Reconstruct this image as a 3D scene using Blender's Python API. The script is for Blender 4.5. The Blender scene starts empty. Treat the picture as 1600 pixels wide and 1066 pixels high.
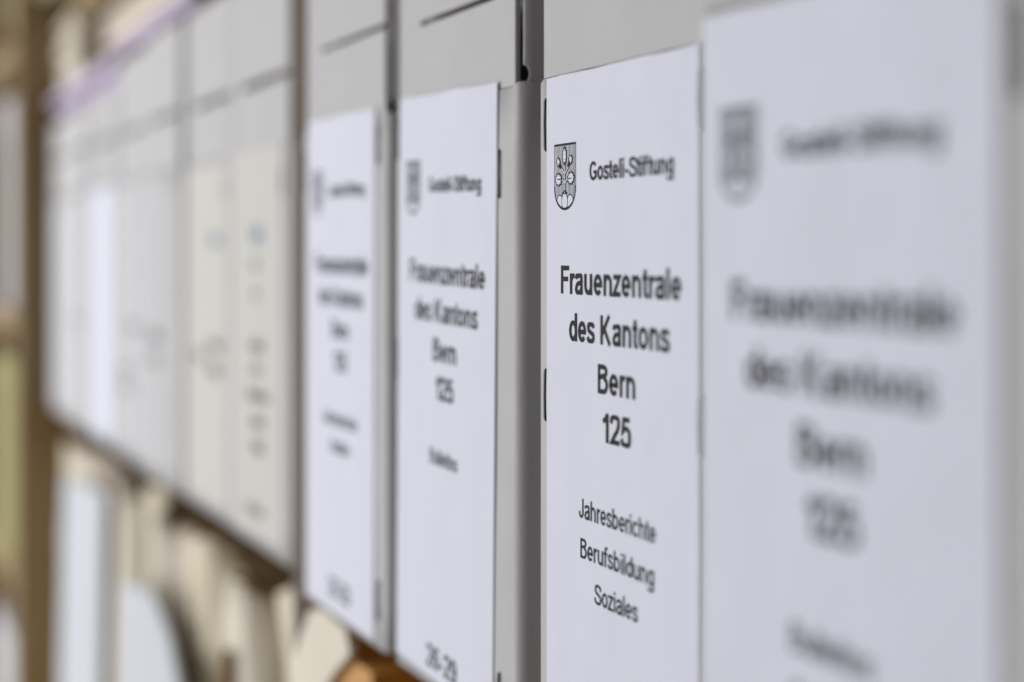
import bpy, bmesh, math, random
from mathutils import Vector, Matrix, noise
random.seed(7)
scene = bpy.context.scene
C = scene.collection

# ------------------------------------------------------------------ camera
TH = math.radians(69.07)          # angle between the row of boxes and the picture plane
cam_d = bpy.data.cameras.new('camera')
cam = bpy.data.objects.new('camera', cam_d)
C.objects.link(cam)
cam.location = (0.0, -0.18615, 0.141)
fwd = Vector((-math.sin(TH), math.cos(TH), 0.0))
cam.rotation_euler = fwd.to_track_quat('-Z', 'Y').to_euler()
cam_d.sensor_width = 36.0
cam_d.lens = 2850.0 / 1600.0 * 36.0
cam_d.shift_y = -143.0 / 1600.0   # view-camera style falling front: uprights stay upright
cam_d.clip_start = 0.01
cam_d.clip_end = 50.0
cam_d.dof.use_dof = True
cam_d.dof.focus_distance = 0.484
cam_d.dof.aperture_fstop = 5.1
cam_d.dof.aperture_blades = 9
scene.camera = cam

# ------------------------------------------------------------------ light
w = bpy.data.worlds.new('World'); scene.world = w; w.use_nodes = True
bg = w.node_tree.nodes['Background']
bg.inputs[0].default_value = (0.93, 0.95, 1.0, 1.0)
bg.inputs[1].default_value = 0.05

def area(name, loc, target, sx, sy, power, col):
    l = bpy.data.lights.new(name, 'AREA'); l.shape = 'RECTANGLE'
    l.size = sx; l.size_y = sy; l.energy = power; l.color = col
    o = bpy.data.objects.new(name, l); C.objects.link(o)
    o.location = loc
    o.rotation_euler = (Vector(target) - Vector(loc)).to_track_quat('-Z', 'Y').to_euler()
    return o
area('window_light', (-2.15, -1.95, 0.15), (-0.75, 0.0, 0.05), 2.2, 1.8, 70.0, (0.965, 0.98, 1.0))
area('ceiling_light', (-0.9, -1.6, 1.6), (-0.7, 0.0, 0.0), 1.2, 0.6, 9.0, (1.0, 0.92, 0.84))

vs = scene.view_settings
vs.view_transform = 'Standard'; vs.look = 'None'; vs.exposure = 0.0; vs.gamma = 1.0
vs.use_curve_mapping = False

# ------------------------------------------------------------------ materials
def mat(name, col, rough=0.8, var=0.04, vscale=60.0, bump=0.0, bscale=900.0, metal=0.0, spec=0.3, stretch=None, cockle=0.0):
    m = bpy.data.materials.new(name); m.use_nodes = True
    nt = m.node_tree; n = nt.nodes; b = n['Principled BSDF']
    b.inputs['Roughness'].default_value = rough
    b.inputs['Metallic'].default_value = metal
    b.inputs['Specular IOR Level'].default_value = spec
    tc = n.new('ShaderNodeTexCoord')
    mp = n.new('ShaderNodeMapping')
    if stretch: mp.inputs['Scale'].default_value = stretch
    nt.links.new(tc.outputs['Object'], mp.inputs['Vector'])
    nz = n.new('ShaderNodeTexNoise'); nz.inputs['Scale'].default_value = vscale
    nz.inputs['Detail'].default_value = 6.0
    nt.links.new(mp.outputs[0], nz.inputs['Vector'])
    mx = n.new('ShaderNodeMix'); mx.data_type = 'RGBA'
    lo = [max(0, c * (1 - var)) for c in col]; hi = [min(1, c * (1 + var)) for c in col]
    mx.inputs[6].default_value = (*lo, 1); mx.inputs[7].default_value = (*hi, 1)
    nt.links.new(nz.outputs['Fac'], mx.inputs[0])
    nt.links.new(mx.outputs[2], b.inputs['Base Color'])
    if cockle > 0:
        nc = n.new('ShaderNodeTexNoise'); nc.inputs['Scale'].default_value = 22.0; nc.inputs['Detail'].default_value = 2.0
        nt.links.new(tc.outputs['Object'], nc.inputs['Vector'])
        bc = n.new('ShaderNodeBump'); bc.inputs['Strength'].default_value = 1.0; bc.inputs['Distance'].default_value = cockle
        nt.links.new(nc.outputs['Fac'], bc.inputs['Height'])
        nt.links.new(bc.outputs[0], b.inputs['Normal'])
    if bump > 0:
        nb = n.new('ShaderNodeTexNoise'); nb.inputs['Scale'].default_value = bscale
        nb.inputs['Detail'].default_value = 4.0
        nt.links.new(mp.outputs[0], nb.inputs['Vector'])
        bp = n.new('ShaderNodeBump'); bp.inputs['Strength'].default_value = bump
        bp.inputs['Distance'].default_value = 0.0004
        nt.links.new(nb.outputs['Fac'], bp.inputs['Height'])
        if cockle > 0: nt.links.new(bc.outputs[0], bp.inputs['Normal'])
        nt.links.new(bp.outputs[0], b.inputs['Normal'])
    return m

BOARD = mat('grey_archive_board', (0.47, 0.46, 0.465), 0.7, 0.06, 28, 0.3, 1300, cockle=0.0014)
BOARD_CORE = mat('board_cut_edge', (0.52, 0.51, 0.47), 0.9, 0.05, 300)
PAPER = mat('white_label_paper', (0.665, 0.672, 0.775), 0.7, 0.03, 30, 0.16, 1800, cockle=0.0016)
CREAM = mat('cream_label_paper', (0.55, 0.54, 0.51), 0.8, 0.03, 40, 0.1, 2000)
OFFWHITE = mat('off_white_label_paper', (0.515, 0.515, 0.53), 0.8, 0.03, 40, 0.1, 2000)
INK = mat('black_toner', (0.010, 0.010, 0.011), 0.7, 0.3, 1500, 0.0, spec=0.15)
HATCH = mat('grey_print', (0.17, 0.17, 0.20), 0.6, 0.1, 500)
BLUEINK = mat('blue_print', (0.04, 0.12, 0.26), 0.6, 0.1, 300)
GREYINK = mat('grey_toner', (0.07, 0.07, 0.07), 0.6, 0.1, 300)
STEEL = mat('staple_steel', (0.055, 0.055, 0.06), 0.33, 0.15, 900, 0.05, 2500, metal=1.0)
WOOD = mat('orange_brown_wood', (0.52, 0.25, 0.045), 0.5, 0.22, 14, 0.3, 120, stretch=(8, 8, 0.6))
WOODH = mat('orange_brown_wood_board', (0.48, 0.23, 0.045), 0.5, 0.22, 14, 0.3, 120, stretch=(0.6, 8, 8))
DARKWOOD = mat('dark_brown_wood', (0.30, 0.21, 0.11), 0.55, 0.2, 12, 0.3, 120, stretch=(8, 8, 0.6))
EDGE = mat('painted_gap_shade_brown', (0.078, 0.048, 0.028), 0.6, 0.15, 30)  # shade of the narrow gap, put into the colour as dark brown
BACK = mat('olive_back_panel', (0.56, 0.51, 0.35), 0.8, 0.15, 8)
BEIGE = mat('beige_wrapping_paper', (0.66, 0.60, 0.46), 0.85, 0.10, 14, 0.3, 90)
BEIGE2 = mat('pale_cream_wrapping_paper', (0.68, 0.63, 0.53), 0.85, 0.08, 18, 0.3, 90)
TAN = mat('pinkish_tan_paper', (0.64, 0.57, 0.48), 0.85, 0.08, 18, 0.3, 90)
WHITE = mat('bright_white_paper', (0.52, 0.54, 0.58), 0.8, 0.02, 30)
LILAC = mat('lilac_paper', (0.46, 0.39, 0.51), 0.8, 0.05, 25, 0.1, 400)
OLIVE = mat('olive_board', (0.33, 0.30, 0.20), 0.8, 0.08, 20)
GREENISH = mat('olive_green_board', (0.30, 0.28, 0.12), 0.7, 0.08, 20)
TIE = mat('brown_cotton_tape', (0.24, 0.13, 0.05), 0.9, 0.1, 200)
KRAFT = mat('orange_kraft_card', (0.42, 0.24, 0.09), 0.8, 0.08, 30)
WALL = mat('plain_wall', (0.55, 0.52, 0.45), 0.9, 0.03, 6)

# ------------------------------------------------------------------ helpers
def obj(name, verts, faces, m, parent=None, smooth=False, loc=None):
    me = bpy.data.meshes.new(name); me.from_pydata(verts, [], faces); me.update()
    bm = bmesh.new(); bm.from_mesh(me)
    bmesh.ops.recalc_face_normals(bm, faces=bm.faces)
    bm.to_mesh(me); bm.free()
    if smooth:
        for p in me.polygons: p.use_smooth = True
    me.materials.append(m)
    o = bpy.data.objects.new(name, me); C.objects.link(o)
    if parent: o.parent = parent
    if loc: o.location = loc
    return o

def thing(name, label, cat, loc=(0, 0, 0), group=None, rz=0.0):
    o = bpy.data.objects.new(name, None); C.objects.link(o)
    o.empty_display_size = 0.02
    o.location = loc; o.rotation_euler = (0, 0, rz)
    tag(o, label, cat, group)
    return o

def tag(o, label, cat, group=None):
    o['label'] = label; o['category'] = cat
    if group: o['group'] = group
    return o

def box_vf(x0, x1, y0, y1, z0, z1):
    v = [(x, y, z) for z in (z0, z1) for y in (y0, y1) for x in (x0, x1)]
    f = [(0, 1, 3, 2), (4, 6, 7, 5), (0, 4, 5, 1), (2, 3, 7, 6), (0, 2, 6, 4), (1, 5, 7, 3)]
    return v, f

def bevel(o, width, seg=2):
    md = o.modifiers.new('bevel', 'BEVEL'); md.width = width; md.segments = seg
    md.limit_method = 'ANGLE'; md.angle_limit = math.radians(40)
    return o

def slab(name, b, m, parent=None, bev=0.0006):
    x0, x1, y0, y1, z0, z1 = b
    cx, cy = (x0 + x1) / 2, (y0 + y1) / 2
    v, f = box_vf(x0 - cx, x1 - cx, y0 - cy, y1 - cy, 0, z1 - z0)
    o = obj(name, v, f, m, parent, loc=(cx, cy, z0))
    if bev: bevel(o, bev)
    return o

def prism(name, poly, y0, y1, m, parent=None):
    """extrude an (x, z) outline from y0 to y1"""
    n = len(poly)
    v = [(x, y0, z) for x, z in poly] + [(x, y1, z) for x, z in poly]
    f = [tuple(range(n)), tuple(range(2 * n - 1, n - 1, -1))]
    f += [(i, i + n, (i + 1) % n + n, (i + 1) % n) for i in range(n)]
    return obj(name, v, f, m, parent)

class Flat:
    """flat print: polygons in (x, z) with a small lift in -y"""
    def __init__(s): s.v = []; s.f = []
    def poly(s, pts, lift):
        i = len(s.v); s.v += [(x, -lift, z) for x, z in pts]; s.f.append(tuple(range(i, i + len(pts))))
    def stroke(s, pts, wd, lift):
        for a, b in zip(pts[:-1], pts[1:]):
            d = Vector((b[0] - a[0], b[1] - a[1]))
            if d.length < 1e-9: continue
            n = Vector((-d.y, d.x)).normalized() * wd / 2
            e = d.normalized() * wd * 0.25
            s.poly([(a[0] - e.x + n.x, a[1] - e.y + n.y), (b[0] + e.x + n.x, b[1] + e.y + n.y),
                    (b[0] + e.x - n.x, b[1] + e.y - n.y), (a[0] - e.x - n.x, a[1] - e.y - n.y)], lift)
            lift += 1e-7
    def build(s, name, m, parent): 
        me = bpy.data.meshes.new(name); me.from_pydata(s.v, [], s.f); me.update(); me.materials.append(m)
        o = bpy.data.objects.new(name, me); C.objects.link(o); o.parent = parent
        return o

def arc(cx, cz, rx, rz, a0, a1, n=14):
    return [(cx + rx * math.cos(math.radians(a0 + (a1 - a0) * i / n)), cz + rz * math.sin(math.radians(a0 + (a1 - a0) * i / n))) for i in range(n + 1)]

def spl(pts, n=6):
    """smooth curve through the points"""
    out = []
    P = [pts[0]] + list(pts) + [pts[-1]]
    for i in range(1, len(P) - 2):
        p0, p1, p2, p3 = P[i - 1], P[i], P[i + 1], P[i + 2]
        for k in range(n):
            t = k / n
            out.append(tuple(0.5 * (2 * p1[q] + (p2[q] - p0[q]) * t + (2 * p0[q] - 5 * p1[q] + 4 * p2[q] - p3[q]) * t * t + (3 * p1[q] - p0[q] - 3 * p2[q] + p3[q]) * t ** 3) for q in (0, 1)))
    out.append(pts[-1])
    return out

def glyph(ch, w):
    """grotesque letter as centre lines for a pen of width w; capital height 1; returns (strokes, ink width)"""
    h = w / 2; X = 0.735; b = 0.80 * h         # b: half weight of the horizontals
    n_w = 0.66 + 0.25 * (w - 0.13)
    if ch in 'il':
        S = [[(h, 0), (h, 1.0 if ch == 'l' else X)]]
        if ch == 'i': S.append([(h, 1.0 - w * 0.95), (h, 1.0)])
        return S, w
    if ch == '-': return [[(0, 0.33), (0.33, 0.33)]], 0.33
    if ch in 'nhru':
        W = n_w if ch != 'r' else 0.40
        if ch == 'r': return [[(h, 0), (h, X)], [(h, 0.40)] + arc(0.36, 0.40, 0.36 - h, X - b - 0.40, 180, 82, 10)], W
        c = W / 2; r = c - h
        arch = [(h, 0.36)] + arc(c, X - b - 0.25, r, 0.25, 180, 0, 14) + [(W - h, 0)]
        if ch == 'u': return [[(W - h, X), (W - h, 0)], [(W - x, X - z) for x, z in arch]], W
        return [[(h, 0), (h, 1.0 if ch == 'h' else X)], arch], W
    if ch == 'o':
        W = 0.72; e = arc(W / 2, X / 2, W / 2 - h, X / 2 - b, 90, 450, 28); return [e], W
    if ch == 'c':
        W = 0.66; return [arc(0.36, X / 2, 0.36 - h, X / 2 - b, 38, 322, 24)], W
    if ch == 'e':
        W = 0.70; return [[(h, X * 0.49), (W - h, X * 0.49)] + arc(W / 2, X / 2, W / 2 - h, X / 2 - b, 0, 318, 26)], W
    if ch in 'bdgpq':
        W = 0.70; st = W - h if ch in 'dg' else h
        e = arc(W / 2, X / 2, W / 2 - h, X / 2 - b, 90, 450, 28)
        if ch == 'b': return [[(st, 0), (st, 1)], e], W
        if ch == 'd': return [[(st, 0), (st, 1)], e], W
        if ch == 'p': return [[(st, -0.28), (st, X)], e], W
        return [[(st, X), (st, -0.06)] + spl([(st, -0.06), (W * 0.82, -0.21), (W * 0.5, -0.29 + b), (W * 0.16, -0.22), (h * 0.9, -0.10)]), e], W
    if ch == 'a':
        W = 0.68
        top = spl([(0.05 + h * 0.4, 0.54), (0.14, 0.645), (0.33, X - b), (0.53, 0.655), (W - h - 0.02, 0.50), (W - h - 0.02, 0.20), (W - h, 0.0)])
        bowl = spl([(W - h - 0.02, 0.44), (0.44, 0.405), (0.22, 0.365), (h, 0.20), (0.17, b * 1.05), (0.30, b), (0.46, 0.09), (W - h - 0.02, 0.27)])
        return [top, bowl], W
    if ch == 's':
        return [spl([(0.60 - h * 0.4, 0.54), (0.50, 0.63), (0.32, X - b), (0.14, 0.63), (0.09 + h * 0.3, 0.53), (0.16, 0.43), (0.34, 0.365), (0.51, 0.30), (0.57 - h * 0.2, 0.20), (0.50, 0.10), (0.31, b), (0.12, 0.10), (h * 0.5, 0.21)])], 0.62
    if ch == 'z': return [[(0.03, X - b), (0.56 - h * 0.6, X - b), (h * 0.7, b), (0.60, b)]], 0.61
    if ch == 't': return [[(0.10 + h, 0.93)] + [(0.10 + h, 0.22)] + spl([(0.10 + h, 0.22), (0.13 + h, 0.10), (0.24 + h, b), (0.40, b + 0.015)]), [(0, X - b), (0.39, X - b)]], 0.40
    if ch == 'f': return [[(0.10 + h, 0), (0.10 + h, 0.76)] + spl([(0.10 + h, 0.76), (0.14 + h, 0.92), (0.27 + h, 1.01 - b), (0.46, 0.995 - b)]), [(0, X - b), (0.42, X - b)]], 0.44
    if ch == 'k': return [[(h, 0), (h, 1)], [(0.58, X), (h, 0.27)], [(0.24, 0.42), (0.62 - h * 0.4, 0)]], 0.64
    if ch == 'F': return [[(h, 0), (h, 1 - b), (0.72, 1 - b)], [(h, 0.53), (0.64, 0.53)]], 0.72
    if ch == 'K': return [[(h, 0), (h, 1)], [(0.82 - h, 1), (h, 0.32)], [(0.30, 0.56), (0.88 - h, 0)]], 0.88
    if ch == 'B':
        return [[(h, 0), (h, 1 - b), (0.45, 1 - b)] + arc(0.45, 0.77, 0.27 - h * 0.4, 0.23 - b, 90, -90, 10) + [(h, 0.54)],
                [(0.45, 0.54)] + arc(0.47, 0.27 + b * 0.5, 0.31 - h * 0.6, 0.27 - b * 0.5, 90, -90, 10) + [(h, b)]], 0.79
    if ch == 'P': return [[(h, 0), (h, 1 - b), (0.45, 1 - b)] + arc(0.45, 0.70, 0.31 - h * 0.6, 0.30 - b, 90, -90, 10) + [(h, 0.40 + b)]], 0.77
    if ch == 'J': return [[(0.62 - h, 1), (0.62 - h, 0.28)] + arc(0.31, 0.28, 0.31 - h, 0.28 - b, 0, -180, 14) + [(h, 0.33)]], 0.63
    if ch == 'G':
        return [arc(0.48, 0.5, 0.48 - h, 0.5 - b, 40, 318, 28) + [(0.93 - h, 0.20), (0.93 - h, 0.44), (0.52, 0.44)]], 0.94
    if ch == 'S':
        return [spl([(0.80 - h * 0.5, 0.70), (0.72, 0.86), (0.44, 1 - b), (0.18, 0.88), (0.10 + h * 0.3, 0.73), (0.20, 0.60), (0.45, 0.51), (0.70, 0.42), (0.80 - h * 0.3, 0.27), (0.70, 0.11), (0.44, b), (0.16, 0.12), (h * 0.6, 0.31)])], 0.84
    if ch == '1': return [[(0.33, 0), (0.33, 1)], spl([(0.33, 0.96), (0.20, 0.80), (0.02, 0.71)])], 0.33 + h
    if ch == '2': return [spl([(h * 0.8, 0.70), (0.11, 0.88), (0.33, 1 - b), (0.55, 0.88), (0.60 - h * 0.2, 0.70), (0.50, 0.50), (0.28, 0.28), (0.08 + h * 0.3, b)]) + [(0.66, b)]], 0.66
    if ch == '5': return [[(0.60, 1 - b), (0.17 + h * 0.3, 1 - b), (0.07 + h * 0.5, 0.50)] + spl([(0.07 + h * 0.5, 0.50), (0.33, 0.63), (0.56, 0.54), (0.655 - h * 0.6, 0.32), (0.56, 0.11), (0.33, b), (0.12, 0.11), (h * 0.7, 0.27)])], 0.66
    if ch == '3': return [spl([(h * 0.9, 0.76), (0.14, 0.91), (0.32, 1 - b), (0.52, 0.90), (0.57 - h * 0.3, 0.75), (0.48, 0.59), (0.26, 0.53), (0.50, 0.48), (0.62 - h * 0.5, 0.29), (0.54, 0.11), (0.32, b), (0.12, 0.11), (h * 0.7, 0.26)])], 0.65
    if ch in '69':
        e = arc(0.34, 0.32, 0.32 - h, 0.32 - b, 90, 450, 22)
        tail = spl([(0.60 - h * 0.3, 0.77), (0.53, 0.91), (0.36, 1 - b), (0.14, 0.84), (h + 0.02, 0.50), (h + 0.03, 0.30)])
        if ch == '6': return [e, tail], 0.66
        return [[(0.66 - x, 1 - z) for x, z in e], [(0.66 - x, 1 - z) for x, z in tail]], 0.66
    if ch == '0': return [arc(0.33, 0.5, 0.33 - h, 0.5 - b, 90, 450, 28)], 0.66
    return [], 0.0

def ribbon(fl, pts, wd, sx, sz, ox, lift):
    """pen stroke of constant width with mitred joins"""
    P = [pts[0]]
    for p in pts[1:]:
        if math.hypot(p[0] - P[-1][0], p[1] - P[-1][1]) > 1e-4: P.append(p)
    closed = math.hypot(P[0][0] - P[-1][0], P[0][1] - P[-1][1]) < 1e-3
    if closed: P = P[:-1]
    n = len(P); L, R = [], []
    for i in range(n):
        a = Vector(P[i - 1]) if (i > 0 or closed) else None
        c = Vector(P[(i + 1) % n]) if (i < n - 1 or closed) else None
        p = Vector(P[i])
        d1 = (p - a).normalized() if a is not None else (c - p).normalized()
        d2 = (c - p).normalized() if c is not None else d1
        n1 = Vector((-d1.y, d1.x)); n2 = Vector((-d2.y, d2.x))
        m = n1 + n2
        m = m.normalized() if m.length > 1e-6 else n1
        k = 1.0 / max(0.45, m.dot(n1))
        dd = (d1 + d2)
        hw = wd / 2 * (1 - 0.16 * abs(m.y))       # horizontals a touch lighter
        L.append(p + m * hw * k); R.append(p - m * hw * k)
    i0 = len(fl.v)
    for q in range(n):
        for pt in (L[q], R[q]): fl.v.append(((pt.x + ox) * sx, -lift, pt.y * sz))
    for q in range(n if closed else n - 1):
        a, c = i0 + 2 * q, i0 + 2 * ((q + 1) % n)
        fl.f.append((a, c, c + 1, a + 1))

_cache = {}
ROUND = set('oecdgsaGS0365982')
def lettering(body, x0, width, z, cap, weight, m, parent, lift=0.00012):
    """one printed line: left edge x0, baseline z, total width and capital height in metres"""
    key = (body, round(width, 5), round(cap, 5), m.name)
    if key not in _cache:
        x = 0.0; put = []
        prev = None
        for ch in body:
            if ch == ' ': x += 0.52; prev = None; continue
            st, gw = glyph(ch, weight)
            if prev is not None:
                gap = 0.19 - (weight - 0.13) * 0.45
                gap -= 0.035 * (prev in ROUND) + 0.035 * (ch in ROUND)
                if prev in 'rtfFz' or ch in 'tfz': gap -= 0.065
                if prev in 'rKF' and ch == 'a': gap -= 0.01
                x += gap
            put.append((st, x)); x += gw; prev = ch
        fl = Flat(); sx, sz = width / x, cap
        lf = 0.0
        for st, ox in put:
            for k, s_ in enumerate(st): ribbon(fl, s_, weight, sx, sz, ox, lf + k * 4e-6)
        me = bpy.data.meshes.new('lettering'); me.from_pydata(fl.v, [], fl.f); me.update(); me.materials.append(m)
        _cache[key] = me
    o = bpy.data.objects.new('lettering', _cache[key]); C.objects.link(o)
    o.parent = parent; o.location = (x0, -lift, z)
    return o

# ------------------------------------------------------------------ crest
def ell(cx, cz, rx, rz, rot=0.0, n=20, lob=0.0, k=0):
    out = []
    for i in range(n):
        a = 2 * math.pi * i / n
        r = 1 + lob * math.cos(k * a)
        x, z = rx * r * math.cos(a), rz * r * math.sin(a)
        out.append((cx + x * math.cos(rot) - z * math.sin(rot), cz + x * math.sin(rot) + z * math.cos(rot)))
    return out

def make_crest(parent, x0, z1, wd=0.0145, hg=0.0172):
    """shield with oak sprig on three mounds; (x0, z1) is its upper left corner"""
    def T(p): return [(x0 + u * wd, z1 - v * hg) for u, v in p]
    root = bpy.data.objects.new('crest', None); C.objects.link(root); root.parent = parent
    root.empty_display_size = 0.005
    sh = [(0, 0), (1, 0)]
    for i in range(0, 17):
        a = math.pi * i / 16
        sh.append((0.5 + 0.5 * math.cos(a), 0.64 + 0.36 * math.sin(a) ** 0.9))
    ink, white, hat = Flat(), Flat(), Flat()
    # hatched field
    n = 17
    for i in range(1, n):
        u = i / n
        cu = 2 * u - 1
        vb = 0.64 + 0.36 * math.sqrt(max(0, 1 - cu * cu)) ** 0.9
        wl = 0.014 if i % 3 else 0.021
        hat.poly(T([(u - wl, 0.02), (u + wl, 0.02), (u + wl, vb - 0.01), (u - wl, vb - 0.01)]), 0.00003)
    # rim
    pts = sh + [sh[0]]
    for j, (a, b) in enumerate(zip(pts[:-1], pts[1:])):
        wl = 0.0006 if j == 0 else (0.00028 if j in (1, len(pts) - 2) else 0.00042)
        A, B = T([a, b]); ink.stroke([A, B], wl, 0.00013 + j * 1e-7)
    # three mounds, clipped by the rim
    def clip(pts):
        out = []
        for u, v in pts:
            cu = max(-0.97, min(0.97, 2 * u - 1))
            out.append((u, min(v, 0.62 + 0.36 * math.sqrt(1 - cu * cu) ** 0.9)))
        return out
    def leaf(pts, base, wdt=0.00028):
        P = T(pts)
        white.poly(P, base)
        for a, b in zip(P, P[1:] + P[:1]): ink.stroke([a, b], wdt, base + 0.00002)
    leaf(clip(ell(0.25, 0.90, 0.15, 0.125)), 0.00005)
    leaf(clip(ell(0.74, 0.90, 0.15, 0.125)), 0.00005)
    leaf(clip(ell(0.49, 0.875, 0.14, 0.125)), 0.00009)
    # stems
    for p in ([(0.49, 0.74), (0.49, 0.45)], [(0.49, 0.46), (0.40, 0.40), (0.29, 0.35)], [(0.49, 0.46), (0.58, 0.40), (0.68, 0.34)],
              [(0.49, 0.61), (0.42, 0.555), (0.33, 0.535)], [(0.49, 0.61), (0.56, 0.555), (0.66, 0.535)], [(0.49, 0.45), (0.49, 0.30)]):
        P = T(p)
        ink.stroke(P, 0.00080, 0.00010); white.stroke(P, 0.00040, 0.00014)
    for s in (-1, 1):
        P = T([(0.49, 0.71), (0.49 + s * 0.05, 0.735), (0.49 + s * 0.11, 0.75)]); ink.stroke(P, 0.0004, 0.00015)
    # upright leaf, side leaves, acorns
    def oak(cu, cv, L, W, rot, base):
        pts = []
        N = 36
        for i in range(N):
            a = 2 * math.pi * i / N
            r = 1 + 0.16 * math.cos(9 * a)
            x, y = L * r * math.cos(a), W * r * math.sin(a)
            pts.append((cu + (x * math.cos(rot) - y * math.sin(rot)), cv + (x * math.sin(rot) + y * math.cos(rot)) * wd / hg))
        leaf(pts, base, 0.00032)
    oak(0.49, 0.175, 0.145, 0.085, math.pi / 2, 0.00016)
    oak(0.20, 0.535, 0.145, 0.105, 0.10, 0.00016)
    oak(0.79, 0.525, 0.145, 0.105, -0.10, 0.00016)
    for s, cu, cv in ((-1, 0.195, 0.265), (1, 0.775, 0.245)):
        leaf(ell(cu, cv, 0.078, 0.062, -s * 0.5), 0.00016, 0.00036)
        ink.poly(T(ell(cu - s * 0.075, cv + 0.062, 0.068, 0.036, -s * 0.5)), 0.00020)
    for s in (-1, 1):
        P = T([(0.49 + s * 0.18, 0.535), (0.49 + s * 0.33, 0.525)]); ink.stroke(P, 0.0003, 0.00021)
    hat.build('hatching', HATCH, root)
    white.build('white_fields', PAPER, root)
    ink.build('ink_lines', INK, root)
    return root

# ------------------------------------------------------------------ archive box
def make_shell(parent, wd, h, depth, zt, m):
    """folded outer tray: front panel up to zt, rounded upright folds, side walls to the top"""
    r = 0.0046; rl = 0.0015; NA = 9
    verts, faces = [], []
    path = []
    path.append((0.0, depth))
    for k in range(1, 6): path.append((0.0, depth + (rl - depth) * k / 5))
    iA0 = len(path) - 1
    for k in range(1, NA + 1):
        a = math.pi / 2 * k / NA
        path.append((rl - rl * math.cos(a), rl - rl * math.sin(a)))
    nF = 14
    for k in range(1, 6): path.append((rl + 0.0005 * k, 0.0))
    xl = rl + 0.0025
    for k in range(1, nF + 1): path.append((xl + (wd - r - xl) * k / nF, 0.0))
    iB0 = len(path) - 1
    for k in range(1, NA + 1):
        a = math.pi / 2 * k / NA
        path.append((wd - r + r * math.sin(a), r - r * math.cos(a)))
    iB1 = len(path) - 1
    for k in range(1, 6): path.append((wd, r + (depth - r) * k / 5))
    path.append((wd - 0.001, depth + 0.0005)); path.append((0.001, depth + 0.0005))
    n = len(path)
    rows = 10
    def ztop(i):
        x = path[i][0]
        if iA0 + NA + 5 >= i >= iA0:            # rounded upper left corner
            t = max(0.0, 1 - x / 0.0042); return zt - 0.0045 * (1 - math.sqrt(max(0, 1 - t * t)))
        if i < iA0: return zt - 0.0045
        if iB0 < i: return zt + 0.0012 * min(1, (i - iB0) / 3)
        return zt + 0.00012 * math.sin(i * 2.1)
    seedv = random.random() * 10
    for i, (x, y) in enumerate(path):
        for j in range(rows + 1):
            z = ztop(i) * j / rows
            wob = 0.00025 * noise.noise(Vector((x * 30 + seedv, z * 25, y * 20)))
            verts.append((x, y + (wob if iA0 + NA <= i <= iB0 else 0), z))
    R = rows + 1
    for i in range(n):
        i2 = (i + 1) % n
        for j in range(rows):
            faces.append((i * R + j, i2 * R + j, i2 * R + j + 1, i * R + j + 1))
    # upper right side wall, its front edge cut away with a round notch at the foot
    def upper(sign):
        zs = [zt + 0.0012, zt + 0.0016, zt + 0.0024, zt + 0.0034, zt + 0.0044, zt + 0.0052, zt + 0.0058, zt + 0.006, zt + 0.010, zt + 0.03, zt + 0.05, h - 0.001]
        cols = 8; r2 = 0.0065
        base = len(verts)
        zc = zt + 0.0034
        for z in zs:
            a0 = math.radians(46 if sign > 0 else 82)
            if sign > 0:
                a0 -= 0.16 * min(1, max(0, (z - zt - 0.03) / 0.06))
                if abs(z - zc) < 0.0026: a0 += 0.26 * math.sqrt(1 - ((z - zc) / 0.0026) ** 2)
            for k in range(cols + 1):
                a = a0 + (math.pi / 2 - a0) * k / cols
                x = wd - r2 + r2 * math.sin(a); y = r2 - r2 * math.cos(a)
                verts.append((x if sign > 0 else wd - x, y, z))
            for yy in (0.05, 0.15, depth): verts.append((wd if sign > 0 else 0.0, yy, z))
        K = cols + 4
        for j in range(len(zs) - 1):
            for k in range(K - 1):
                faces.append((base + j * K + k, base + j * K + k + 1, base + (j + 1) * K + k + 1, base + (j + 1) * K + k))
    upper(1); upper(-1)
    me = bpy.data.meshes.new('tray'); me.from_pydata(verts, [], faces); me.update()
    for p in me.polygons: p.use_smooth = True
    me.materials.append(m)
    o = bpy.data.objects.new('tray', me); C.objects.link(o); o.parent = parent
    bm = bmesh.new(); bm.from_mesh(me); bmesh.ops.recalc_face_normals(bm, faces=bm.faces); bm.to_mesh(me); bm.free()
    sd = o.modifiers.new('thickness', 'SOLIDIFY'); sd.thickness = 0.0011; sd.offset = -1.0
    return o

def make_staple(parent, x, z0, z1, y=0.0):
    rad = 0.00046
    pts = [(x, y + 0.0006, z0 - 0.0002), (x, y - 0.00035, z0 + 0.0003), (x, y - 0.0006, z0 + 0.0011), (x, y - 0.00072, (z0 + z1) / 2),
           (x, y - 0.0006, z1 - 0.0011), (x, y - 0.00035, z1 - 0.0003), (x, y + 0.0006, z1 + 0.0002)]
    v, f = [], []
    ns = 8
    for i, p in enumerate(pts):
        a = Vector(pts[max(0, i - 1)]); b = Vector(pts[min(len(pts) - 1, i + 1)])
        t = (b - a).normalized(); n1 = Vector((1, 0, 0)); n2 = t.cross(n1).normalized()
        for k in range(ns):
            ang = 2 * math.pi * k / ns
            q = Vector(p) + n1 * (rad * 1.25 * math.cos(ang)) + n2 * (rad * 0.85 * math.sin(ang)); v.append(tuple(q))
    for i in range(len(pts) - 1):
        for k in range(ns):
            f.append((i * ns + k, i * ns + (k + 1) % ns, (i + 1) * ns + (k + 1) % ns, (i + 1) * ns + k))
    return obj('staple', v, f, STEEL, parent, smooth=True)

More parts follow.
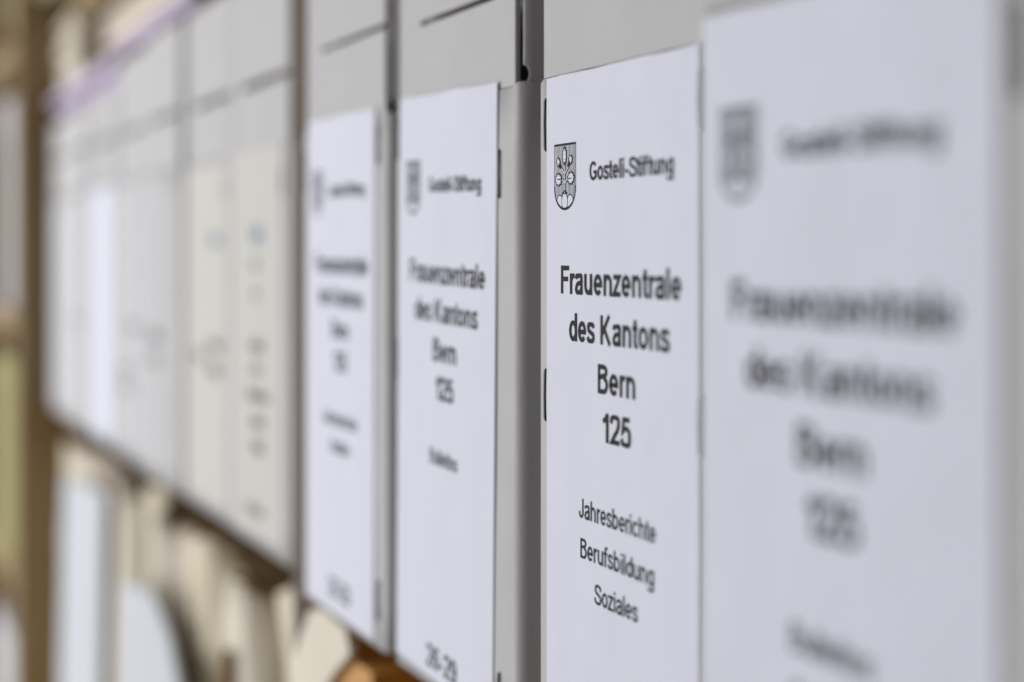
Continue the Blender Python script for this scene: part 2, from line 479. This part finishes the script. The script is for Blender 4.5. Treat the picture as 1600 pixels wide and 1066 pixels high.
def make_label(parent, x, ztop, wd, hgt, m, rot=0.0):
    """paper label; its object origin is its upper left corner"""
    n = 26; r = random.Random(int(x * 1e5) + int(ztop * 1e5))
    top = [(wd * i / n, 0.00018 * (r.random() - 0.5) + 0.0002 * math.sin(i * 0.5)) for i in range(n + 1)]
    right = [(wd + 0.0001 * (r.random() - 0.5), -hgt * i / 8) for i in range(1, 8)]
    poly = top + right + [(wd, -hgt), (0.0, -hgt)]
    o = prism('label', poly, 0.0, 0.00022, m, parent)
    o.location = (x, -0.0005, ztop); o.rotation_euler = (0, rot, 0)
    return o

SLOT = 0.2185
def make_archive_box(label, x0, wd=0.1165, y0=0.0, h=0.274, zt=0.1875, rz=0.0, depth=0.30, slot=SLOT, sw=0.0016, group='grey archive boxes in the row'):
    t = thing('archive_box', label, 'box', (x0, y0, 0.0), group, rz)
    make_shell(t, wd, h, depth, zt, BOARD)
    xr = wd - 0.0042
    zb = zt + 0.0002
    sl = [(0.0022, zb), (xr, zb), (xr, slot), (0.0262, slot), (0.0254, slot + 0.0004), (0.0254, slot + sw - 0.0004), (0.0262, slot + sw), (xr, slot + sw + 0.0003), (xr, h), (0.0022, h)]
    p = prism('inner_panel', sl, 0.0004, 0.0020, BOARD, t); bevel(p, 0.0003, 2)
    slab('lid', (0.0012, wd - 0.0012, 0.0024, depth - 0.002, h - 0.0035, h - 0.0012), BOARD, t)
    slab('bottom', (0.0015, wd - 0.0015, 0.0035, depth - 0.002, 0.0004, 0.002), BOARD, t)
    slab('liner', (0.004, wd - 0.004, 0.010, 0.012, 0.003, h - 0.005), BOARD_CORE, t, 0)
    return t

def print_label(lb, wd, dx, sub, number=None, sz=0.0):
    """the printed sheet; sz: how far below the label's upper edge the layout starts"""
    make_crest(lb, 0.0059 + dx, -0.0184 - sz)
    L = lambda b, x, w_, z, cap, bold: lettering(b, x + dx, w_, z - sz, cap, bold, INK, lb)
    L('Gosteli-Stiftung', 0.0297, 0.0493, -0.0286, 0.0049, 0.20)
    L('Frauenzentrale', 0.0104, 0.0726, -0.0579, 0.0074, 0.20)
    L('des Kantons', 0.0161, 0.0606, -0.0702, 0.0074, 0.20)
    L('Bern', 0.0350, 0.0227, -0.0826, 0.0074, 0.20)
    L('125', 0.0381, 0.0168, -0.0947, 0.0074, 0.20)
    z = -0.1157
    for body, w_ in sub:
        L(body, 0.0460 - w_ / 2, w_, z, 0.0051, 0.165); z -= 0.0103
    if number: L(number, 0.0455 - 0.0145, 0.029, -0.1815, 0.0072, 0.18)

# ------------------------------------------------------------------ setting: the shelf unit
def structure(o): o['kind'] = 'structure'; return o
structure(slab('floor', (-4.5, 1.5, -3.5, 0.8, -1.12, -1.10), WALL, None, 0))

unit = thing('wooden_shelf_unit', 'orange-brown wooden shelf unit that carries the row of grey boxes', 'shelf', (0, 0, -1.10))
def ups(name, b, m):
    o = slab(name, b, m, unit, 0.001); o.location.z += 1.10; return o
ups('back_panel', (-2.62, 0.30, 0.335, 0.345, -1.09, 1.2), BACK)
ups('upright', (-0.7885, -0.7690, 0.0125, 0.33, -1.10, 1.2), WOOD)
ups('painted_gap_shade', (-0.7885, -0.7690, 0.0115, 0.0123, -1.10, 1.2), EDGE)  # dark strip painting gap shade over the upright's orange wood front
ups('post', (-0.7166, -0.6680, 0.0120, 0.10, -0.3598, -0.0205), WOOD)
ups('upright', (-1.712, -1.688, -0.017, 0.33, -1.10, 1.2), DARKWOOD)
ups('upright', (-2.62, -2.60, 0.0, 0.33, -1.10, 1.2), DARKWOOD)
ups('upright', (0.10, 0.12, 0.013, 0.33, -1.10, 1.2), WOOD)
ups('shelf_board', (-0.7685, 0.0995, 0.045, 0.33, -0.020, -0.0004), WOODH)
ups('shelf_board', (-1.6875, -0.789, 0.040, 0.33, -0.020, -0.0004), WOODH)
ups('shelf_board', (-0.7685, 0.0995, 0.03, 0.33, -0.38, -0.36), WOODH)
ups('shelf_board', (-1.6875, -0.789, 0.02, 0.33, -0.38, -0.36), WOODH)
ups('shelf_board', (-0.7685, 0.0995, 0.03, 0.33, 0.345, 0.365), WOODH)
ups('shelf_board', (-1.6875, -0.789, 0.03, 0.33, 0.345, 0.365), DARKWOOD)
ups('shelf_board', (-2.5995, -1.7125, 0.0, 0.33, 0.055, 0.078), DARKWOOD)
ups('shelf_board', (-2.5995, -1.7125, 0.0, 0.33, -0.205, -0.182), DARKWOOD)
ups('shelf_board', (-2.5995, -1.7125, 0.0, 0.33, 0.330, 0.352), DARKWOOD)

# ------------------------------------------------------------------ the four boxes with printed sheets
b1 = make_archive_box('grey archive box with printed label, standing right beside the brown wooden upright', -0.7225, 0.1150)
l1 = make_label(b1, 0.0060, 0.1920, 0.0950, 0.1895, PAPER, math.radians(0.4))
print_label(l1, 0.095, 0.0035, [('Jahresberichte', 0.0465), ('Soziales', 0.0262)], '23-25', 0.002)
for xx, a, b in ((0.1045, 0.171, 0.185), (0.1045, 0.010, 0.024), (0.0035, 0.165, 0.179)): make_staple(b1, xx, a, b)

b2 = make_archive_box("grey archive box labelled 'Bulletins', its printed sheet numbered 26-29", -0.5975, 0.1165, slot=0.2145)
l2 = make_label(b2, 0.0055, 0.1918, 0.0945, 0.1880, PAPER, math.radians(1.25))
print_label(l2, 0.0945, 0.0025, [('Bulletins', 0.0266)], '26-29', 0.003)
for xx, a, b in ((0.1012, 0.156, 0.170), (0.1010, 0.004, 0.018), (0.0030, 0.172, 0.186), (0.0030, 0.097, 0.111)): make_staple(b2, xx, a, b)

b3 = make_archive_box("grey archive box with label ending in 'Jahresberichte, Berufsbildung, Soziales'", -0.4657, 0.1165, rz=math.radians(-0.2))
l3 = make_label(b3, 0.0067, 0.1872, 0.0915, 0.1850, PAPER)
print_label(l3, 0.0915, 0.0, [('Jahresberichte', 0.0465), ('Berufsbildung', 0.0446), ('Soziales', 0.0262)])
for xx, a, b in ((0.0057, 0.1677, 0.182), (0.0057, 0.0944, 0.1086), (0.0990, 0.1677, 0.182), (0.0990, 0.0944, 0.1086)): make_staple(b3, xx, a, b)

b4 = make_archive_box('grey archive box with printed label, pulled forward of all the other boxes', -0.3215, 0.1165, y0=-0.024)
l4 = make_label(b4, 0.0030, 0.1858, 0.0950, 0.1850, PAPER)
print_label(l4, 0.095, 0.0015, [('Bulletins', 0.0266), ('Soziales', 0.0262)], None)
for xx, a, b in ((0.1025, 0.163, 0.177),): make_staple(b4, xx, a, b)

# ------------------------------------------------------------------ row of boxes beyond the upright
def word_marks(lb, cx, z, width, cap, m, rnd):
    fl = Flat(); x = cx - width / 2
    while x < cx + width / 2:
        lw = cap * rnd.uniform(0.35, 0.7)
        fl.poly([(x, z), (x + lw * 0.3, z), (x + lw * 0.3, z + cap), (x, z + cap)], 0.0001)
        fl.poly([(x + lw * 0.3, z + cap * 0.3), (x + lw, z + cap * 0.3), (x + lw, z + cap * 0.62), (x + lw * 0.3, z + cap * 0.62)], 0.0001)
        x += lw * 1.25
    return fl.build('lettering', m, lb)

rnd = random.Random(3)
far_specs = [
    # label words, label material, label (x, width, top, height), rows of print (cx, z, width, cap, ink), height
    ('grey archive box with cream label and small blue emblem, left of the brown upright', CREAM, (0.006, 0.106, 0.189, 0.184),
     [(0.050, -0.047, 0.012, 0.009, BLUEINK), (0.050, -0.058, 0.012, 0.004, GREYINK), (0.050, -0.072, 0.010, 0.004, GREYINK), (0.053, -0.098, 0.020, 0.006, INK), (0.050, -0.1085, 0.016, 0.005, GREYINK),
      (0.053, -0.121, 0.034, 0.005, INK), (0.053, -0.134, 0.016, 0.006, INK), (0.053, -0.146, 0.016, 0.006, INK), (0.046, -0.176, 0.03, 0.005, GREYINK)], 0.272),
    ('grey archive box with cream label and pale blue emblem, second from the brown upright', CREAM, (0.008, 0.112, 0.187, 0.181),
     [(0.076, -0.045, 0.018, 0.007, BLUEINK), (0.076, -0.100, 0.026, 0.006, INK), (0.076, -0.113, 0.026, 0.006, INK), (0.03, -0.108, 0.02, 0.006, GREYINK)], 0.274),
    ('grey archive box with off-white label on half its face, third from the brown upright', OFFWHITE, (0.004, 0.062, 0.186, 0.178),
     [(0.035, -0.102, 0.03, 0.007, INK), (0.035, -0.116, 0.03, 0.006, GREYINK)], 0.273),
    ('grey archive box with off-white label, between half-labelled box and bright white label', OFFWHITE, (0.010, 0.094, 0.186, 0.178),
     [(0.06, -0.100, 0.03, 0.006, GREYINK), (0.03, -0.13, 0.03, 0.006, GREYINK), (0.03, -0.142, 0.03, 0.006, GREYINK)], 0.270),
    ('grey archive box with bluish bright white label, under the lilac folders', PAPER, (0.008, 0.100, 0.186, 0.182), [], 0.254),
    ('low grey archive box with off-white label, left of the bright white label', OFFWHITE, (0.010, 0.094, 0.182, 0.176), [(0.05, -0.1, 0.03, 0.006, GREYINK)], 0.252),
    ('low grey archive box against the far dark brown upright', OFFWHITE, (0.010, 0.094, 0.180, 0.172), [], 0.250),
]
for k, (lab, lm, (lx, lw, lt, lh), rows, hh) in enumerate(far_specs):
    xr = -0.7900 - 0.1256 * k
    bw = 0.1252
    t = make_archive_box(lab, xr - bw, bw, y0=0.011 + 0.0015 * math.sin(k * 2.3), h=hh, zt=0.1885, sw=0.0034)
    lb = make_label(t, lx, lt, lw, lh, lm, math.radians(rnd.uniform(-0.5, 0.5)))
    for (cx, z, wd_, cap, ink) in rows: word_marks(lb, cx - lx + 0.009, z, wd_ * 1.25, cap * 1.3, ink, rnd)
    if k < 2:
        make_staple(t, 0.112, 0.165, 0.179)

# ------------------------------------------------------------------ things lying on the boxes
def sheets(name, label, cat, x0, x1, y0, y1, z0, n, th, m, jitter, group=None, part='folder', seed=1):
    rr = random.Random(seed)
    t = thing(name, label, cat, ((x0 + x1) / 2, (y0 + y1) / 2, z0), group)
    for i in range(n):
        hx, hy = (x1 - x0) / 2, (y1 - y0) / 2
        v, f = [], []
        N = 10
        for q in range(N + 1):
            x = -hx + 2 * hx * q / N
            zz = i * th + 0.0015 * (0.5 + 0.5 * math.sin(q * 0.9 + i)) * (i / max(1, n))
            for (yy, dz) in ((-hy, 0), (hy, 0), (hy, th * 0.8), (-hy, th * 0.8)): v.append((x, yy, zz + dz))
        for q in range(N):
            for s in range(4): f.append((q * 4 + s, q * 4 + (s + 1) % 4, q * 4 + 4 + (s + 1) % 4, q * 4 + 4 + s))
        f += [(0, 1, 2, 3), (N * 4 + 3, N * 4 + 2, N * 4 + 1, N * 4)]
        o = obj(part, v, f, m, t)
        o.location = (rr.uniform(-jitter, jitter), rr.uniform(-jitter, jitter), 0); o.rotation_euler = (0, 0, rr.uniform(-0.02, 0.02))
    return t
sheets('folder_stack', 'stack of lilac folders lying on the low grey boxes', 'folders', -1.66, -1.30, 0.012, 0.24, 0.2545, 4, 0.0065, LILAC, 0.006, seed=2)
sheets('folder_stack', 'thin lilac folder lying on the taller grey boxes', 'folders', -1.275, -0.985, 0.006, 0.22, 0.2745, 3, 0.0040, LILAC, 0.004, seed=3)
kc = slab('kraft_card_box', (-1.05, -0.90, 0.05, 0.20, 0.290, 0.338), KRAFT, None, 0.002)
tag(kc, 'small orange-brown card box lying above the lilac folder', 'box')

sheets('paper_stack', 'pale beige paper stack pushed against the dark brown upright', 'papers', -1.684, -1.565, 0.020, 0.25, 0.2830, 9, 0.0065, BEIGE2, 0.003, part='paper_layer', seed=5)
sheets('paper_stack', 'brownish beige paper stack lying behind the lilac folders', 'papers', -1.555, -1.085, 0.045, 0.26, 0.2895, 8, 0.0066, TAN, 0.004, part='paper_layer', seed=6)

# things on the board above and in the far bay
def plain_box(name, label, cat, b, m, lid=True, group=None):
    x0, x1, y0, y1, z0, z1 = b
    cx = (x0 + x1) / 2
    t = thing(name, label, cat, (cx, y0, z0), group)
    hw = (x1 - x0) / 2; H = z1 - z0; dp = y1 - y0
    slab('body', (-hw + 0.002, hw - 0.002, 0.002, dp, 0.0, H * 0.8 - 0.0005 if lid else H), m, t, 0.0015)
    if lid: slab('lid', (-hw, hw, 0.0, dp + 0.002, H * 0.8, H), m, t, 0.0015)
    return t
plain_box('storage_box', 'olive card box on the upper board above the dark brown upright', 'box', (-1.95, -1.60, 0.0, 0.28, 0.3655, 0.62), OLIVE)
plain_box('storage_box', 'pale beige card box on the upper board beside the olive box', 'box', (-1.585, -1.42, 0.0, 0.28, 0.3655, 0.60), BEIGE2)
plain_box('storage_box', 'dark olive card box on the upper board beside the pale beige one', 'box', (-1.40, -1.15, 0.02, 0.28, 0.3655, 0.60), OLIVE)
plain_box('storage_box', 'light grey box standing on the high board beyond the dark upright', 'box', (-2.05, -1.83, 0.005, 0.28, 0.0785, 0.300), OFFWHITE)
plain_box('storage_box', 'olive green box on the middle board beyond the dark upright', 'box', (-2.10, -1.80, 0.0, 0.28, -0.1815, 0.030), GREENISH)
plain_box('storage_box', 'greyish white box on the lowest board beyond the dark upright', 'box', (-2.10, -1.85, 0.0, 0.28, -0.46, -0.25), OFFWHITE)
ups('shelf_board', (-2.5995, -1.7125, 0.0, 0.33, -0.482, -0.4605), WOODH)

# ------------------------------------------------------------------ cloth folders on the board below
def make_folder(label, x, th, y0, h, m, lean, seed, tie=False, group=None, dp=0.24, z0=-0.3598):
    """standing folder: rounded cloth spine towards the front, two boards, page block, worn uneven head"""
    t = thing('cloth_folder', label, 'folder', (x, y0, z0), group)
    t.rotation_euler = (0, math.radians(lean), 0)
    if lean: t.location.z += abs(math.sin(math.radians(lean))) * th / 2
    NA, NZ = 12, 16
    v, f = [], []
    for j in range(NZ + 1):
        s_ = j / NZ
        for k in range(NA + 1):
            a = math.pi * k / NA
            x_ = -th / 2 * math.cos(a); y_ = th * 0.42 * (1 - math.sin(a))
            nz = noise.noise(Vector((x_ * 45 + seed, s_ * 4, seed * 2.3)))
            crush = 0.010 * max(0, s_ - 0.8) * 5 * noise.noise(Vector((k * 0.6 + seed, seed, s_ * 3)))
            z_ = h * s_ - (0.012 * s_ ** 6 * (1 - math.sin(a) + 0.7 * noise.noise(Vector((k * 0.45, seed, 0)))))
            v.append((x_ * (1 + 0.10 * nz) + 0.5 * crush, y_ + 0.006 * nz + crush, z_))
    W = NA + 1
    for j in range(NZ):
        for k in range(NA): f.append((j * W + k, j * W + k + 1, (j + 1) * W + k + 1, (j + 1) * W + k))
    sp = obj('spine', v, f, m, t, smooth=True)
    sd = sp.modifiers.new('thickness', 'SOLIDIFY'); sd.thickness = 0.0018; sd.offset = -1
    for s2 in (-1, 1):
        x0 = s2 * (th / 2 - 0.0012)
        slab('cover_board', (x0 - 0.001, x0 + 0.001, th * 0.42 + 0.001, dp, 0.0, h - 0.012), m, t, 0.0008)
    slab('page_block', (-th / 2 + 0.003, th / 2 - 0.003, th * 0.42 + 0.004, dp - 0.006, 0.003, h - 0.020), BEIGE2, t, 0.001)
    if tie:
        slab('tie', (-0.004, 0.004, -0.0065, -0.003, h * 0.72, h - 0.035), TIE, t, 0.001)
    return t
rf = random.Random(21)
xx = -0.792; kf = 0
FG = 'cloth folders standing on the board below'
while xx > -1.41:
    th = (0.056, 0.038, 0.064, 0.044, 0.034, 0.060, 0.048)[kf % 7]
    hgt = 0.3585 - (0.034, 0.022, 0.030, 0.040, 0.022, 0.028, 0.036)[kf % 7]
    ln = (0, 1.2, 0, -1.5, 0, 1.0, 0)[kf % 7]
    m_ = (BEIGE2, BEIGE, BEIGE2, TAN, BEIGE, BEIGE, TAN)[kf % 7]
    nth = ('first', 'second', 'third', 'fourth', 'fifth', 'sixth', 'seventh', 'eighth', 'ninth', 'tenth', 'eleventh', 'twelfth', 'thirteenth', 'fourteenth')[kf]
    tone = {BEIGE2.name: 'pale cream', BEIGE.name: 'sandy beige', TAN.name: 'pinkish tan'}[m_.name]
    lab = 'pale cream cloth folder with brown tape across its worn spine' if kf == 2 else '%s cloth folder under the boxes, %s in its row from the orange-brown upright' % (tone, nth)
    make_folder(lab, xx - th / 2, th, (0.024, 0.030, 0.018, 0.034, 0.026, 0.022, 0.030)[kf % 7], hgt, m_, ln, kf + 1.3, kf == 2, FG)
    xx -= th + 0.006 + (0.006 if ln else 0); kf += 1
make_folder('broad pinkish tan cloth folder next to the dark brown upright', -1.53, 0.11, 0.02, 0.334, TAN, 0, 31.0, False, FG)
make_folder('broad sandy cloth folder squeezed against the dark brown upright', -1.635, 0.085, 0.02, 0.330, BEIGE, 0, 37.0, False, FG)

# sheets propped in front of the folders
def sheet(label, pts, y, lean, m=WHITE):
    n = len(pts)
    xs = [p[0] for p in pts]; cx = sum(xs) / n; zb = min(p[1] for p in pts)
    top = max(p[1] for p in pts) - zb
    loc = [(x - cx, z - zb) for x, z in pts]
    v = [(x, lean * z / top, z) for x, z in loc] + [(x, lean * z / top + 0.003, z) for x, z in loc]
    f = [tuple(range(n)), tuple(range(2 * n - 1, n - 1, -1))] + [(i, i + n, (i + 1) % n + n, (i + 1) % n) for i in range(n)]
    o = obj('paper_sheet', v, f, m, None, loc=(cx, y, zb))
    return tag(o, label, 'paper')
sheet('cream sheet with a slanted edge standing before the orange wooden upright', [(-0.800, -0.36), (-0.76, -0.36), (-0.758, -0.11), (-0.744, -0.062), (-0.728, -0.043), (-0.708, -0.029), (-0.684, -0.016), (-0.690, -0.008), (-0.722, -0.006), (-0.745, -0.010), (-0.772, -0.035), (-0.79, -0.1)], 0.006, 0.002, BEIGE2)
sheet('bright white sheet with sloping corner propped in front of the beige cloth folders', [(-1.225, -0.36), (-1.00, -0.36), (-1.022, -0.110), (-1.058, -0.085), (-1.116, -0.069), (-1.233, -0.080)], 0.002, 0.004)
sheet('tall white sheet propped before the broad tan folder by the dark upright', [(-1.575, -0.36), (-1.345, -0.36), (-1.345, -0.035), (-1.568, -0.050)], 0.004, 0.006)
